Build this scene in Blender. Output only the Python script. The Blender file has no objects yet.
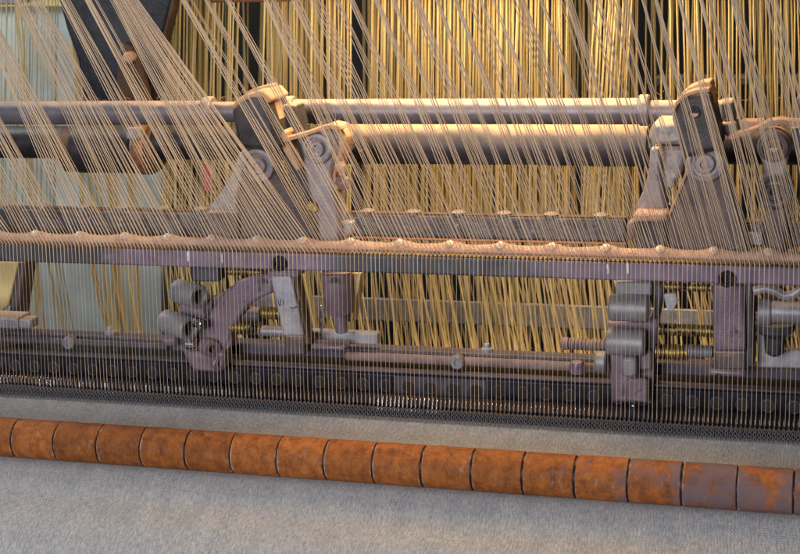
import bpy, bmesh, math, random
from mathutils import Vector, Matrix, noise

random.seed(7)
scene = bpy.context.scene
COL = scene.collection

# ------------------------------------------------------------------ camera
F, CX, CY = 1500.0, 400.0, 277.0          # focal length and centre in photo pixels
PITCH = math.radians(14)
a = Vector((5000, -159, 1500)).normalized()          # machine axis X in camera space
s = math.sin(PITCH)
cy_ = 0.97
for _ in range(30):
    cx_ = -(a.y * cy_ + a.z * s) / a.x
    cy_ = math.sqrt(max(0, 1 - s * s - cx_ * cx_))
c = Vector((cx_, cy_, s))
b = c.cross(a)
ROT = Matrix((a, b, c))                                # camera space -> world
CAM = Vector((0, 0, 1.0)) - (ROT @ Vector((0, 0, -1))) * 1.5
cam_d = bpy.data.cameras.new("camera")
cam = bpy.data.objects.new("camera", cam_d)
COL.objects.link(cam)
cam.matrix_world = Matrix.Translation(CAM) @ ROT.to_4x4()
cam_d.sensor_width = 36.0
cam_d.lens = 36.0 * F / 800.0
cam_d.clip_start = 0.05
cam_d.clip_end = 60
cam_d.dof.use_dof = True
cam_d.dof.focus_distance = 1.47
cam_d.dof.aperture_fstop = 13
scene.camera = cam


def P(px, py, Y):
    d = ROT @ Vector((px - CX, CY - py, -F))
    return CAM + d * ((Y - CAM.y) / d.y)


def depth(p):
    return -(ROT.transposed() @ (p - CAM)).z


def K(px, py, Y):                                      # metres per photo pixel there
    return depth(P(px, py, Y)) / F


def xat(px, Y, Z):                                     # world X where column px meets the line Y, Z
    T = ROT.transposed()
    p0 = T @ (Vector((0, Y, Z)) - CAM)
    q = T @ Vector((1, 0, 0))
    k = (px - CX) / F                                  # x = -k z
    return -(p0.x + k * p0.z) / (q.x + k * q.z)


# ------------------------------------------------------------------ object helpers
def link(o):
    COL.objects.link(o)
    return o


def tag(o, label=None, cat=None, group=None, kind=None):
    if label: o["label"] = label
    if cat: o["category"] = cat
    if group: o["group"] = group
    if kind: o["kind"] = kind
    return o


def thing(name, loc, label, cat, group=None):
    o = link(bpy.data.objects.new(name, None))
    o.location = loc
    o.empty_display_size = 0.02
    return tag(o, label, cat, group)


def wloc(o):
    v = Vector((0, 0, 0))
    while o is not None:
        v = v + o.location
        o = o.parent
    return v


def obj(name, bm, mat, parent=None, bev=0.0, ang=35, fix=True):
    if fix:
        bmesh.ops.recalc_face_normals(bm, faces=bm.faces[:])
    me = bpy.data.meshes.new(name)
    if parent is None:
        xs = [v.co for v in bm.verts]
        L = Vector(((min(v.x for v in xs) + max(v.x for v in xs)) / 2,
                    (min(v.y for v in xs) + max(v.y for v in xs)) / 2, min(v.z for v in xs)))
        off = L
    else:
        L = Vector((0, 0, 0))
        off = wloc(parent)
    bmesh.ops.translate(bm, verts=bm.verts[:], vec=-off)
    bm.to_mesh(me)
    bm.free()
    me.polygons.foreach_set("use_smooth", [True] * len(me.polygons))
    me.set_sharp_from_angle(angle=math.radians(ang))
    me.materials.append(mat)
    o = link(bpy.data.objects.new(name, me))
    o.location = L
    if parent is not None:
        o.parent = parent
    if bev > 0:
        m = o.modifiers.new("bevel", "BEVEL")
        m.width = bev
        m.segments = 2
        m.limit_method = 'ANGLE'
        m.angle_limit = math.radians(40)
        m.harden_normals = False
    return o


def BM():
    return bmesh.new()


def prism(bm, pts, Y, dep):
    """outline seen at photo places pts on the plane Y, with real thickness dep behind it"""
    f = [bm.verts.new(P(x, y, Y)) for x, y in pts]
    r = [bm.verts.new(v.co + Vector((0, dep, 0))) for v in f]
    bm.faces.new(f)
    bm.faces.new(r[::-1])
    n = len(f)
    for i in range(n):
        bm.faces.new((f[i], r[i], r[(i + 1) % n], f[(i + 1) % n]))
    return bm


def box(bm, x0, x1, y0, y1, z0, z1):
    vs = [bm.verts.new((x, y, z)) for x in (x0, x1) for y in (y0, y1) for z in (z0, z1)]
    for f in ((0, 1, 3, 2), (4, 6, 7, 5), (0, 4, 5, 1), (2, 3, 7, 6), (0, 2, 6, 4), (1, 5, 7, 3)):
        bm.faces.new([vs[i] for i in f])
    return bm


def barx(bm, px0, px1, pt, pb, Y, dep, at=400):
    """box bar along the machine: top edge pt and bottom edge pb as seen at column `at`"""
    z1, z0 = P(at, pt, Y).z, P(at, pb, Y).z
    x0, x1 = xat(px0, Y, z0), xat(px1, Y, z0)
    return box(bm, x0, x1, Y, Y + dep, z0, z1)


def rings(bm, axis_pts, prof, seg, axis):
    pass


def revolve(bm, origin, axis, prof, seg=32, cap=True):
    """prof: list of (distance along axis, radius)"""
    axis = Vector(axis).normalized()
    t = Vector((0, 0, 1)) if abs(axis.z) < 0.9 else Vector((1, 0, 0))
    u = axis.cross(t).normalized()
    w = axis.cross(u).normalized()
    loops = []
    for d, r in prof:
        o = Vector(origin) + axis * d
        if r <= 1e-6:
            loops.append([bm.verts.new(o)])
        else:
            loops.append([bm.verts.new(o + (u * math.cos(2 * math.pi * i / seg) + w * math.sin(2 * math.pi * i / seg)) * r)
                          for i in range(seg)])
    for A, B in zip(loops, loops[1:]):
        if len(A) == 1 and len(B) == 1:
            continue
        for i in range(seg):
            j = (i + 1) % seg
            if len(A) == 1:
                bm.faces.new((A[0], B[i], B[j]))
            elif len(B) == 1:
                bm.faces.new((A[i], B[0], A[j]))
            else:
                bm.faces.new((A[i], B[i], B[j], A[j]))
    if cap:
        for Lp in (loops[0], loops[-1]):
            if len(Lp) > 2:
                bm.faces.new(Lp)
    return bm


def cylx(bm, px0, px1, py, Y, r, at=None, seg=32, nseg=1, wob=0.0, bore=0.0):
    """round bar along the machine; py is its axis at column `at`; r in metres"""
    at = (px0 + px1) / 2 if at is None else at
    Z = P(at, py, Y).z
    x0, x1 = xat(px0, Y, Z), xat(px1, Y, Z)
    e = min(0.0015, (x1 - x0) * 0.2)
    prof = [(0, r - e), (e, r)]
    for i in range(1, nseg):
        t = (x1 - x0) * i / nseg
        prof.append((t, r + wob * noise.noise((t * 30, Y * 50, Z * 40))))
    prof += [(x1 - x0 - e, r), (x1 - x0, r - e)]
    if bore > 0:
        prof += [(x1 - x0, bore), (x1 - x0 - r * 1.2, bore)]
    return revolve(bm, (x0, Y, Z), (1, 0, 0), prof, seg)


def face_disc(bm, px, py, Y, prof, seg=36):
    """round part facing the viewer's side (-Y). prof: (metres forward, metres radius)"""
    return revolve(bm, P(px, py, Y), (0, -1, 0), prof, seg)


def tube(bm, pts, rad, n=5, cap=True):
    pts = [Vector(p) for p in pts]
    rad = rad if isinstance(rad, (list, tuple)) else [rad] * len(pts)
    loops = []
    ref = Vector((0.13, 1, 0.21))
    for i, p in enumerate(pts):
        d = (pts[min(i + 1, len(pts) - 1)] - pts[max(i - 1, 0)]).normalized()
        u = d.cross(ref)
        if u.length < 1e-4:
            u = d.cross(Vector((1, 0, 0)))
        u.normalize()
        w = d.cross(u)
        loops.append([bm.verts.new(p + (u * math.cos(2 * math.pi * k / n) + w * math.sin(2 * math.pi * k / n)) * rad[i])
                      for k in range(n)])
    for A, B in zip(loops, loops[1:]):
        for k in range(n):
            bm.faces.new((A[k], B[k], B[(k + 1) % n], A[(k + 1) % n]))
    if cap:
        bm.faces.new(loops[0][::-1])
        bm.faces.new(loops[-1])
    return bm


def arc(cx0, cy0, r, a0, a1, n=8):
    return [(cx0 + r * math.cos(math.radians(a0 + (a1 - a0) * i / n)),
             cy0 - r * math.sin(math.radians(a0 + (a1 - a0) * i / n))) for i in range(n + 1)]


# ------------------------------------------------------------------ materials
def nodes(m):
    m.use_nodes = True
    return m.node_tree.nodes, m.node_tree.links


def ramp(N, stops):
    r = N.new("ShaderNodeValToRGB")
    el = r.color_ramp.elements
    while len(el) < len(stops):
        el.new(0.5)
    for e, (p, col) in zip(el, stops):
        e.position = p
        e.color = (*col, 1) if len(col) == 3 else col
    return r


def mixc(N, L, fac, A, B, blend='MIX'):
    m = N.new("ShaderNodeMix")
    m.data_type = 'RGBA'
    m.blend_type = blend
    for sock, v in ((m.inputs[0], fac), (m.inputs[6], A), (m.inputs[7], B)):
        if hasattr(v, "links"):
            L.new(v, sock)
        elif isinstance(v, (int, float)):
            sock.default_value = v
        else:
            sock.default_value = (*v, 1)
    return m.outputs[2]


def math_n(N, L, op, A, B=None, C=None):
    m = N.new("ShaderNodeMath")
    m.operation = op
    for i, v in enumerate((A, B, C)):
        if v is None:
            continue
        if hasattr(v, "links"):
            L.new(v, m.inputs[i])
        else:
            m.inputs[i].default_value = v
    return m.outputs[0]


DUST = (0.58, 0.40, 0.28)


def metal_paint(name, A, B, rough=0.5, metal=0.0, dust=0.0, dcol=DUST, scale=60, bump=0.25, fine=420, dlo=0.5, dhi=0.95, spots=None, film=0.0):
    """painted or bare machine metal: two tones in patches, grit bump, lint lying on what faces up"""
    m = bpy.data.materials.new(name)
    N, L = nodes(m)
    bs = N["Principled BSDF"]
    g = N.new("ShaderNodeNewGeometry")
    n1 = N.new("ShaderNodeTexNoise"); n1.inputs["Scale"].default_value = scale; n1.inputs["Detail"].default_value = 6
    n1.inputs["Roughness"].default_value = 0.65
    L.new(g.outputs["Position"], n1.inputs["Vector"])
    n2 = N.new("ShaderNodeTexNoise"); n2.inputs["Scale"].default_value = fine; n2.inputs["Detail"].default_value = 3
    L.new(g.outputs["Position"], n2.inputs["Vector"])
    r1 = ramp(N, [(0.36, A), (0.64, B)])
    L.new(n1.outputs["Fac"], r1.inputs[0])
    col = r1.outputs[0]
    if spots:
        n3 = N.new("ShaderNodeTexNoise"); n3.inputs["Scale"].default_value = spots[1]; n3.inputs["Detail"].default_value = 5
        L.new(g.outputs["Position"], n3.inputs["Vector"])
        r3 = ramp(N, [(spots[2], (0, 0, 0)), (spots[2] + 0.06, (1, 1, 1))])
        L.new(n3.outputs["Fac"], r3.inputs[0])
        col = mixc(N, L, r3.outputs[0], col, spots[0])
    rsock = None
    if film > 0:
        ff = math_n(N, L, 'MULTIPLY', n2.outputs["Fac"], film)
        col = mixc(N, L, ff, col, dcol)
    if dust > 0:
        sp = N.new("ShaderNodeSeparateXYZ")
        L.new(g.outputs["Normal"], sp.inputs[0])
        z = math_n(N, L, 'ADD', sp.outputs[2], math_n(N, L, 'MULTIPLY', math_n(N, L, 'SUBTRACT', n1.outputs["Fac"], 0.5), 0.7))
        mr = N.new("ShaderNodeMapRange"); mr.interpolation_type = 'SMOOTHSTEP'
        mr.inputs[1].default_value = dlo; mr.inputs[2].default_value = dhi
        mr.inputs[3].default_value = 0; mr.inputs[4].default_value = dust
        L.new(z, mr.inputs[0])
        dv = mixc(N, L, n2.outputs["Fac"], tuple(v * 0.8 for v in dcol), tuple(min(1, v * 1.2) for v in dcol))
        col = mixc(N, L, mr.outputs[0], col, dv)
        rsock = math_n(N, L, 'ADD', math_n(N, L, 'MULTIPLY', mr.outputs[0], 0.95 - rough), rough)
        msock = math_n(N, L, 'MULTIPLY', math_n(N, L, 'SUBTRACT', 1.0, mr.outputs[0]), metal)
        L.new(msock, bs.inputs["Metallic"])
        L.new(rsock, bs.inputs["Roughness"])
    else:
        bs.inputs["Metallic"].default_value = metal
        rr = N.new("ShaderNodeMapRange")
        rr.inputs[3].default_value = max(0, rough - 0.12); rr.inputs[4].default_value = min(1, rough + 0.15)
        L.new(n1.outputs["Fac"], rr.inputs[0])
        L.new(rr.outputs[0], bs.inputs["Roughness"])
    L.new(col, bs.inputs["Base Color"])
    bp = N.new("ShaderNodeBump"); bp.inputs["Strength"].default_value = bump; bp.inputs["Distance"].default_value = 0.0012
    L.new(n2.outputs["Fac"], bp.inputs["Height"])
    L.new(bp.outputs[0], bs.inputs["Normal"])
    return m


def yarn_mat(name, A, B, scale=220):
    m = bpy.data.materials.new(name)
    N, L = nodes(m)
    bs = N["Principled BSDF"]
    g = N.new("ShaderNodeNewGeometry")
    n1 = N.new("ShaderNodeTexNoise"); n1.inputs["Scale"].default_value = scale; n1.inputs["Detail"].default_value = 4
    L.new(g.outputs["Position"], n1.inputs["Vector"])
    oi = N.new("ShaderNodeObjectInfo")
    f = math_n(N, L, 'ADD', math_n(N, L, 'MULTIPLY', n1.outputs["Fac"], 0.6), math_n(N, L, 'MULTIPLY', oi.outputs["Random"], 0.55))
    r = ramp(N, [(0.2, A), (0.85, B)])
    L.new(f, r.inputs[0])
    L.new(r.outputs[0], bs.inputs["Base Color"])
    bs.inputs["Roughness"].default_value = 0.9
    bs.inputs["Specular IOR Level"].default_value = 0.04
    bp = N.new("ShaderNodeBump"); bp.inputs["Strength"].default_value = 0.25; bp.inputs["Distance"].default_value = 0.0005
    L.new(n1.outputs["Fac"], bp.inputs["Height"])
    L.new(bp.outputs[0], bs.inputs["Normal"])
    return m


M = {}
M['slate'] = metal_paint('slate_cast_iron', (0.022, 0.022, 0.028), (0.075, 0.07, 0.08), 0.55, 0.15, dust=0.95, scale=40, bump=0.35)
M['grey'] = metal_paint('worn_grey_iron', (0.19, 0.18, 0.20), (0.32, 0.30, 0.33), 0.45, 0.3, dust=0.95, scale=50)
M['silver'] = metal_paint('hammered_silver_paint', (0.20, 0.195, 0.20), (0.42, 0.41, 0.42), 0.45, 0.2, dust=0.9, scale=130, bump=0.35, fine=220)
M['brown'] = metal_paint('oily_brown_iron', (0.075, 0.055, 0.055), (0.14, 0.105, 0.10), 0.5, 0.2, dust=0.95, scale=35)
M['mauve'] = metal_paint('dusty_mauve_paint', (0.14, 0.10, 0.125), (0.235, 0.17, 0.205), 0.40, 0.1, dust=0.35, dcol=(0.42, 0.28, 0.24), scale=45, spots=((0.05, 0.045, 0.05), 55, 0.62))  # tone lowered to stand for shade among the lower parts
M['mauve_grey'] = metal_paint('worn_mauve_grey_steel', (0.20, 0.19, 0.20), (0.30, 0.285, 0.295), 0.5, 0.25, dust=0.5, dcol=(0.36, 0.28, 0.27), scale=55, bump=0.12, dlo=0.8, dhi=1.1)
M['rod'] = metal_paint('polished_rod_steel', (0.11, 0.11, 0.14), (0.20, 0.195, 0.24), 0.42, 0.3, dust=0.97, scale=30, dlo=0.62, dhi=0.95, bump=0.2, film=0.12)
M['shaft'] = metal_paint('black_shaft_steel', (0.012, 0.011, 0.013), (0.05, 0.042, 0.045), 0.4, 0.2, dust=0.25, scale=30, dcol=(0.3, 0.22, 0.1))
M['sleeve'] = metal_paint('lint_coated_dark_sleeve', (0.05, 0.042, 0.046), (0.105, 0.088, 0.094), 0.55, 0.1, dust=1.0, scale=24, dlo=0.55, dhi=0.95, dcol=(0.50, 0.32, 0.20))
M['rail'] = metal_paint('dark_hammered_rail', (0.05, 0.052, 0.06), (0.13, 0.13, 0.14), 0.42, 0.35, dust=0.6, scale=70, bump=0.5, fine=260, dlo=0.4, dhi=0.9, dcol=(0.35, 0.24, 0.17), spots=((0.35, 0.34, 0.35), 160, 0.66))
M['lint'] = metal_paint('matted_pink_lint', (0.38, 0.23, 0.175), (0.55, 0.36, 0.28), 0.95, 0.0, scale=90, bump=0.8, fine=600)
M['lint_warm'] = metal_paint('matted_tan_lint', (0.50, 0.30, 0.18), (0.66, 0.43, 0.27), 0.95, 0.0, scale=90, bump=0.8, fine=600)
M['screw'] = metal_paint('bare_screw_steel', (0.42, 0.31, 0.23), (0.74, 0.61, 0.48), 0.5, 0.3, scale=260, bump=0.5)
M['brass'] = metal_paint('oily_brass', (0.16, 0.10, 0.03), (0.42, 0.29, 0.09), 0.42, 0.75, scale=140, bump=0.3, spots=((0.03, 0.024, 0.02), 90, 0.58))
M['chrome'] = metal_paint('needle_steel', (0.62, 0.62, 0.65), (0.85, 0.85, 0.88), 0.18, 1.0, scale=140, bump=0.1)
M['rust'] = metal_paint('rusty_edge_iron', (0.22, 0.09, 0.04), (0.42, 0.19, 0.09), 0.8, 0.1, scale=120, bump=0.6)
M['black'] = metal_paint('black_oiled_iron', (0.010, 0.008, 0.013), (0.028, 0.023, 0.033), 0.38, 0.2, scale=45, bump=0.3, spots=((0.055, 0.045, 0.06), 26, 0.66))
M['black'].node_tree.nodes['Principled BSDF'].inputs['Specular IOR Level'].default_value = 0.2
M['frame'] = metal_paint('blue_black_frame_paint', (0.012, 0.014, 0.02), (0.045, 0.048, 0.06), 0.5, 0.1, scale=28, bump=0.5)
M['frame_edge'] = metal_paint('greasy_brown_frame', (0.05, 0.025, 0.012), (0.14, 0.07, 0.03), 0.6, 0.0, scale=40, bump=0.5)
M['ledge'] = metal_paint('dusty_mauve_ledge', (0.035, 0.028, 0.040), (0.085, 0.067, 0.085), 0.5, 0.1, dust=0.15, dcol=(0.24, 0.19, 0.20), scale=40)  # colour darkened to stand for shade in the recess
M['pinkrod'] = metal_paint('lint_pink_rod', (0.17, 0.115, 0.105), (0.31, 0.215, 0.19), 0.7, 0.1, scale=60, bump=0.4)  # toned down to stand for shade low in the machine
M['pale'] = metal_paint('pale_sheet_metal', (0.25, 0.245, 0.26), (0.43, 0.42, 0.44), 0.42, 0.2, scale=60)
M['white'] = metal_paint('white_paint', (0.75, 0.75, 0.78), (0.86, 0.86, 0.88), 0.5, 0.0, scale=90)
M['tan_lit_sheet'] = metal_paint('tan_and_lamp_lit_sheet', (0.62, 0.46, 0.17), (0.78, 0.60, 0.26), 0.5, 0.0, scale=30)  # tan trim metal; also stands for lamp light on the blade and plate
M['pink'] = metal_paint('pink_cloth_tag', (0.62, 0.12, 0.16), (0.75, 0.22, 0.25), 0.9, 0.0, scale=80)
M['wall'] = metal_paint('stained_wall_and_hole_shade', (0.012, 0.010, 0.009), (0.040, 0.030, 0.022), 0.9, 0.0, scale=6, bump=0.4, fine=60)  # dark wall; also stands for the shade inside the sinker bar holes
M['panel'] = metal_paint('pale_green_grey_panel', (0.36, 0.385, 0.355), (0.50, 0.525, 0.49), 0.75, 0.0, scale=12, bump=0.2, fine=90)
M['yarn'] = yarn_mat('tan_wool_yarn', (0.47, 0.35, 0.23), (0.78, 0.61, 0.43))
M['gold'] = yarn_mat('gold_cotton_yarn', (0.40, 0.305, 0.13), (0.72, 0.57, 0.28))
M['loop'] = yarn_mat('grey_loop_yarn', (0.07, 0.068, 0.07), (0.20, 0.19, 0.19))


def guide_bar_mat():
    m = bpy.data.materials.new('chipped_purple_guide_bar_paint')
    N, L = nodes(m)
    bs = N["Principled BSDF"]
    g = N.new("ShaderNodeNewGeometry")
    sp = N.new("ShaderNodeSeparateXYZ"); L.new(g.outputs["Position"], sp.inputs[0])
    n1 = N.new("ShaderNodeTexNoise"); n1.inputs["Scale"].default_value = 55; n1.inputs["Detail"].default_value = 6
    L.new(g.outputs["Position"], n1.inputs["Vector"])
    Zb = P(400, 262, -0.03).z
    xs = [xat(px, -0.03, Zb) for px in (100, 128, 318, 348, 505, 575)]
    lo, hi = -1.6, 1.6
    X = math_n(N, L, 'ADD', sp.outputs[0], math_n(N, L, 'MULTIPLY', math_n(N, L, 'SUBTRACT', n1.outputs["Fac"], 0.5), 0.05))
    t = N.new("ShaderNodeMapRange")
    t.inputs[1].default_value = lo; t.inputs[2].default_value = hi
    L.new(X, t.inputs[0])
    q = lambda v: (v - lo) / (hi - lo)
    D = (0.0, 0.0, 0.0); W = (1, 1, 1)
    r = ramp(N, [(q(xs[0]), D), (q(xs[1]), W), (q(xs[2]), W), (q(xs[3]), D), (q(xs[4]), D), (q(xs[5]), W)])
    L.new(t.outputs[0], r.inputs[0])
    dark = ramp(N, [(0.35, (0.035, 0.036, 0.044)), (0.65, (0.075, 0.076, 0.09))])
    pur = ramp(N, [(0.3, (0.13, 0.095, 0.135)), (0.7, (0.27, 0.20, 0.265))])
    L.new(n1.outputs["Fac"], dark.inputs[0]); L.new(n1.outputs["Fac"], pur.inputs[0])
    L.new(mixc(N, L, r.outputs[0], dark.outputs[0], pur.outputs[0]), bs.inputs["Base Color"])
    bs.inputs["Roughness"].default_value = 0.42
    bs.inputs["Metallic"].default_value = 0.1
    return m


def wood_mat():
    m = bpy.data.materials.new('worn_orange_roller')
    N, L = nodes(m)
    bs = N["Principled BSDF"]
    g = N.new("ShaderNodeNewGeometry")
    oi = N.new("ShaderNodeObjectInfo")
    off = N.new("ShaderNodeVectorMath"); off.operation = 'ADD'
    sc = N.new("ShaderNodeVectorMath"); sc.operation = 'SCALE'
    cmb = N.new("ShaderNodeCombineXYZ")
    L.new(oi.outputs["Random"], cmb.inputs[0]); L.new(oi.outputs["Random"], cmb.inputs[2])
    L.new(cmb.outputs[0], sc.inputs[0]); sc.inputs["Scale"].default_value = 30
    L.new(g.outputs["Position"], off.inputs[0]); L.new(sc.outputs[0], off.inputs[1])
    def nz(scale, det, rough, stretch=(1, 1, 1)):
        mp = N.new("ShaderNodeMapping"); mp.inputs["Scale"].default_value = stretch
        L.new(off.outputs[0], mp.inputs[0])
        n = N.new("ShaderNodeTexNoise"); n.inputs["Scale"].default_value = scale; n.inputs["Detail"].default_value = det
        n.inputs["Roughness"].default_value = rough
        L.new(mp.outputs[0], n.inputs["Vector"])
        return n.outputs["Fac"]
    base = ramp(N, [(0.32, (0.080, 0.030, 0.013)), (0.47, (0.27, 0.084, 0.018)), (0.68, (0.48, 0.16, 0.032))])
    L.new(nz(95, 10, 0.82, (1, 1, 0.6)), base.inputs[0])
    col = base.outputs[0]
    tint = ramp(N, [(0, (0.72, 0.70, 0.68)), (1, (1.1, 1.08, 1.05))])
    L.new(oi.outputs["Random"], tint.inputs[0])
    col = mixc(N, L, 1.0, col, tint.outputs[0], 'MULTIPLY')
    # grain / scuffs along the surface
    gr = ramp(N, [(0.55, (0, 0, 0)), (0.78, (0.8, 0.8, 0.8))])
    L.new(nz(120, 4, 0.6, (0.18, 1, 1)), gr.inputs[0])
    col = mixc(N, L, gr.outputs[0], col, (0.10, 0.04, 0.018))
    sc2 = ramp(N, [(0.60, (0, 0, 0)), (0.70, (0.7, 0.7, 0.7))])
    L.new(nz(85, 8, 0.75, (1, 1, 0.35)), sc2.inputs[0])
    col = mixc(N, L, sc2.outputs[0], col, (0.44, 0.27, 0.17))
    # grey worn-through zones, more of them to the right
    sp = N.new("ShaderNodeSeparateXYZ"); L.new(g.outputs["Position"], sp.inputs[0])
    Zr = P(400, 464, -0.13).z
    mr = N.new("ShaderNodeMapRange")
    mr.inputs[1].default_value = xat(500, -0.13, Zr); mr.inputs[2].default_value = xat(740, -0.13, Zr)
    mr.inputs[3].default_value = -0.12; mr.inputs[4].default_value = 0.14
    L.new(sp.outputs[0], mr.inputs[0])
    wr = ramp(N, [(0.50, (0, 0, 0)), (0.66, (0.85, 0.85, 0.85))])
    L.new(math_n(N, L, 'ADD', nz(34, 6, 0.62), mr.outputs[0]), wr.inputs[0])
    col = mixc(N, L, wr.outputs[0], col, (0.16, 0.115, 0.125))
    PITCHX = (xat(681, -0.151, Zr) - xat(10, -0.151, Zr)) / 14
    f = math_n(N, L, 'FRACT', math_n(N, L, 'DIVIDE', math_n(N, L, 'SUBTRACT', sp.outputs[0], xat(10, -0.151, Zr) - 40 * PITCHX), PITCHX))
    d = math_n(N, L, 'SUBTRACT', 0.5, math_n(N, L, 'ABSOLUTE', math_n(N, L, 'SUBTRACT', f, 0.5)))
    chip = ramp(N, [(0.46, (0, 0, 0)), (0.60, (0.85, 0.85, 0.85))])
    ed = N.new("ShaderNodeMapRange"); ed.inputs[1].default_value = 0.06; ed.inputs[2].default_value = 0.0
    ed.inputs[3].default_value = -0.16; ed.inputs[4].default_value = 0.10
    L.new(d, ed.inputs[0])
    L.new(math_n(N, L, 'ADD', nz(150, 6, 0.7, (1, 1, 0.5)), ed.outputs[0]), chip.inputs[0])
    col = mixc(N, L, chip.outputs[0], col, (0.40, 0.29, 0.21))
    L.new(col, bs.inputs["Base Color"])
    bs.inputs["Specular IOR Level"].default_value = 0.25
    bs.inputs["Roughness"].default_value = 0.72
    bp = N.new("ShaderNodeBump"); bp.inputs["Strength"].default_value = 0.35; bp.inputs["Distance"].default_value = 0.001
    L.new(nz(160, 6, 0.6, (0.4, 1, 1)), bp.inputs["Height"])
    L.new(bp.outputs[0], bs.inputs["Normal"])
    return m


def fabric_mat():
    m = bpy.data.materials.new('grey_heather_knit')
    N, L = nodes(m)
    bs = N["Principled BSDF"]
    uv = N.new("ShaderNodeUVMap")
    sp = N.new("ShaderNodeSeparateXYZ"); L.new(uv.outputs[0], sp.inputs[0])
    nz = N.new("ShaderNodeTexNoise"); nz.inputs["Scale"].default_value = 40; nz.inputs["Detail"].default_value = 2
    L.new(uv.outputs[0], nz.inputs["Vector"])
    wob = math_n(N, L, 'MULTIPLY', math_n(N, L, 'SUBTRACT', nz.outputs["Fac"], 0.5), 0.012)
    u = math_n(N, L, 'ADD', sp.outputs[0], wob); v = sp.outputs[1]
    PU, PV = 0.0029, 0.0022
    fr = math_n(N, L, 'FRACT', math_n(N, L, 'DIVIDE', u, PU))
    tri = math_n(N, L, 'ABSOLUTE', math_n(N, L, 'SUBTRACT', fr, 0.5))
    ph = math_n(N, L, 'ADD', math_n(N, L, 'DIVIDE', v, PV), math_n(N, L, 'MULTIPLY', tri, 1.5))
    st = math_n(N, L, 'SINE', math_n(N, L, 'MULTIPLY', ph, 2 * math.pi))
    gro = math_n(N, L, 'MULTIPLY', math_n(N, L, 'SUBTRACT', tri, 0.25), 1.2)
    h = math_n(N, L, 'ADD', math_n(N, L, 'MULTIPLY', st, 0.5), gro)
    mp = N.new("ShaderNodeMapping"); mp.inputs["Scale"].default_value = (1, 0.42, 1); L.new(uv.outputs[0], mp.inputs[0])
    n2 = N.new("ShaderNodeTexNoise"); n2.inputs["Scale"].default_value = 420; n2.inputs["Detail"].default_value = 4; n2.inputs["Roughness"].default_value = 0.65
    L.new(mp.outputs[0], n2.inputs["Vector"])
    n3 = N.new("ShaderNodeTexNoise"); n3.inputs["Scale"].default_value = 60; n3.inputs["Detail"].default_value = 3
    L.new(mp.outputs[0], n3.inputs["Vector"])
    r = ramp(N, [(0.28, (0.30, 0.295, 0.295)), (0.50, (0.455, 0.445, 0.44)), (0.72, (0.62, 0.60, 0.58))])
    L.new(n2.outputs["Fac"], r.inputs[0])
    r2 = ramp(N, [(0.33, (0.88, 0.895, 0.92)), (0.67, (1.07, 1.055, 1.035))])
    L.new(n3.outputs["Fac"], r2.inputs[0])
    col = mixc(N, L, 1.0, r.outputs[0], r2.outputs[0], 'MULTIPLY')
    rh = ramp(N, [(0.0, (0.72, 0.72, 0.73)), (0.7, (1.09, 1.09, 1.08))])
    L.new(math_n(N, L, 'ADD', math_n(N, L, 'MULTIPLY', h, 0.5), 0.5), rh.inputs[0])
    col = mixc(N, L, 1.0, col, rh.outputs[0], 'MULTIPLY')
    L.new(col, bs.inputs["Base Color"])
    bs.inputs["Roughness"].default_value = 0.95
    bs.inputs["Specular IOR Level"].default_value = 0.1
    bp = N.new("ShaderNodeBump"); bp.inputs["Strength"].default_value = 0.6; bp.inputs["Distance"].default_value = 0.0012
    L.new(math_n(N, L, 'ADD', h, math_n(N, L, 'MULTIPLY', n2.outputs["Fac"], 1.2)), bp.inputs["Height"])
    L.new(bp.outputs[0], bs.inputs["Normal"])
    return m


M['guide'] = guide_bar_mat()
M['wood'] = wood_mat()
M['fabric'] = fabric_mat()

# px range the machine runs over, well past the frame on both sides
XL, XR = -330, 1080
mm = 0.001

# ------------------------------------------------------------------ setting behind
bm = BM(); box(bm, -4.0, 4.0, 1.6, 1.66, -0.8, 3.2)
tag(obj('back_wall', bm, M['wall']), kind='structure')

Yp = 0.85
t = thing('backdrop_panel', P(60, 350, Yp), 'pale green grey panel standing behind the yarns at the far left', 'panel')
bm = BM(); prism(bm, [(-420, 8), (162, 6), (162, 420), (-420, 420)], Yp, 0.02); obj('sheet', bm, M['panel'], t, 0.002)
bm = BM(); prism(bm, [(-420, -4), (72, -4), (72, 7), (-420, 9)], Yp - 0.012, 0.03); obj('top_trim', bm, M['tan_lit_sheet'], t, 0.002)

bm = BM(); prism(bm, [(-60, -25), (22, -25), (22, 3), (14, 5), (-60, 5)], 0.7, 0.05)
tag(obj('corner_casting', bm, M['grey'], None, 0.003), 'grey metal casting poking into the top left corner', 'machine part')

# grey bar seen through the yarns low down, and another to the right behind the yarns
bm = BM(); barx(bm, 235, XR, 299, 322, 0.432, 0.004)
tag(obj('back_bar', bm, M['pale'], None, 0.003), 'pale grey flat bar showing through the gold yarns under the guide bar', 'bar')
bm = BM(); barx(bm, 655, XR + 100, 76, 86, 0.75, 0.03, at=740)
tag(obj('back_bar', bm, M['rail'], None, 0.003), 'grey bar high behind the yarns at the right edge', 'bar')
bm = BM(); prism(bm, [(205, -70), (XR, -70), (XR, -14), (300, -8), (288, 2), (207, 3)], 0.20, 0.03)  # beam edge at the left; unseen run to the right added to shade lower yarns
tag(obj('shading_cross_beam', bm, M['rust'], None, 0.004), 'rust orange beam edge above the left clamp, with an unseen run added for shade', 'beam')

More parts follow.
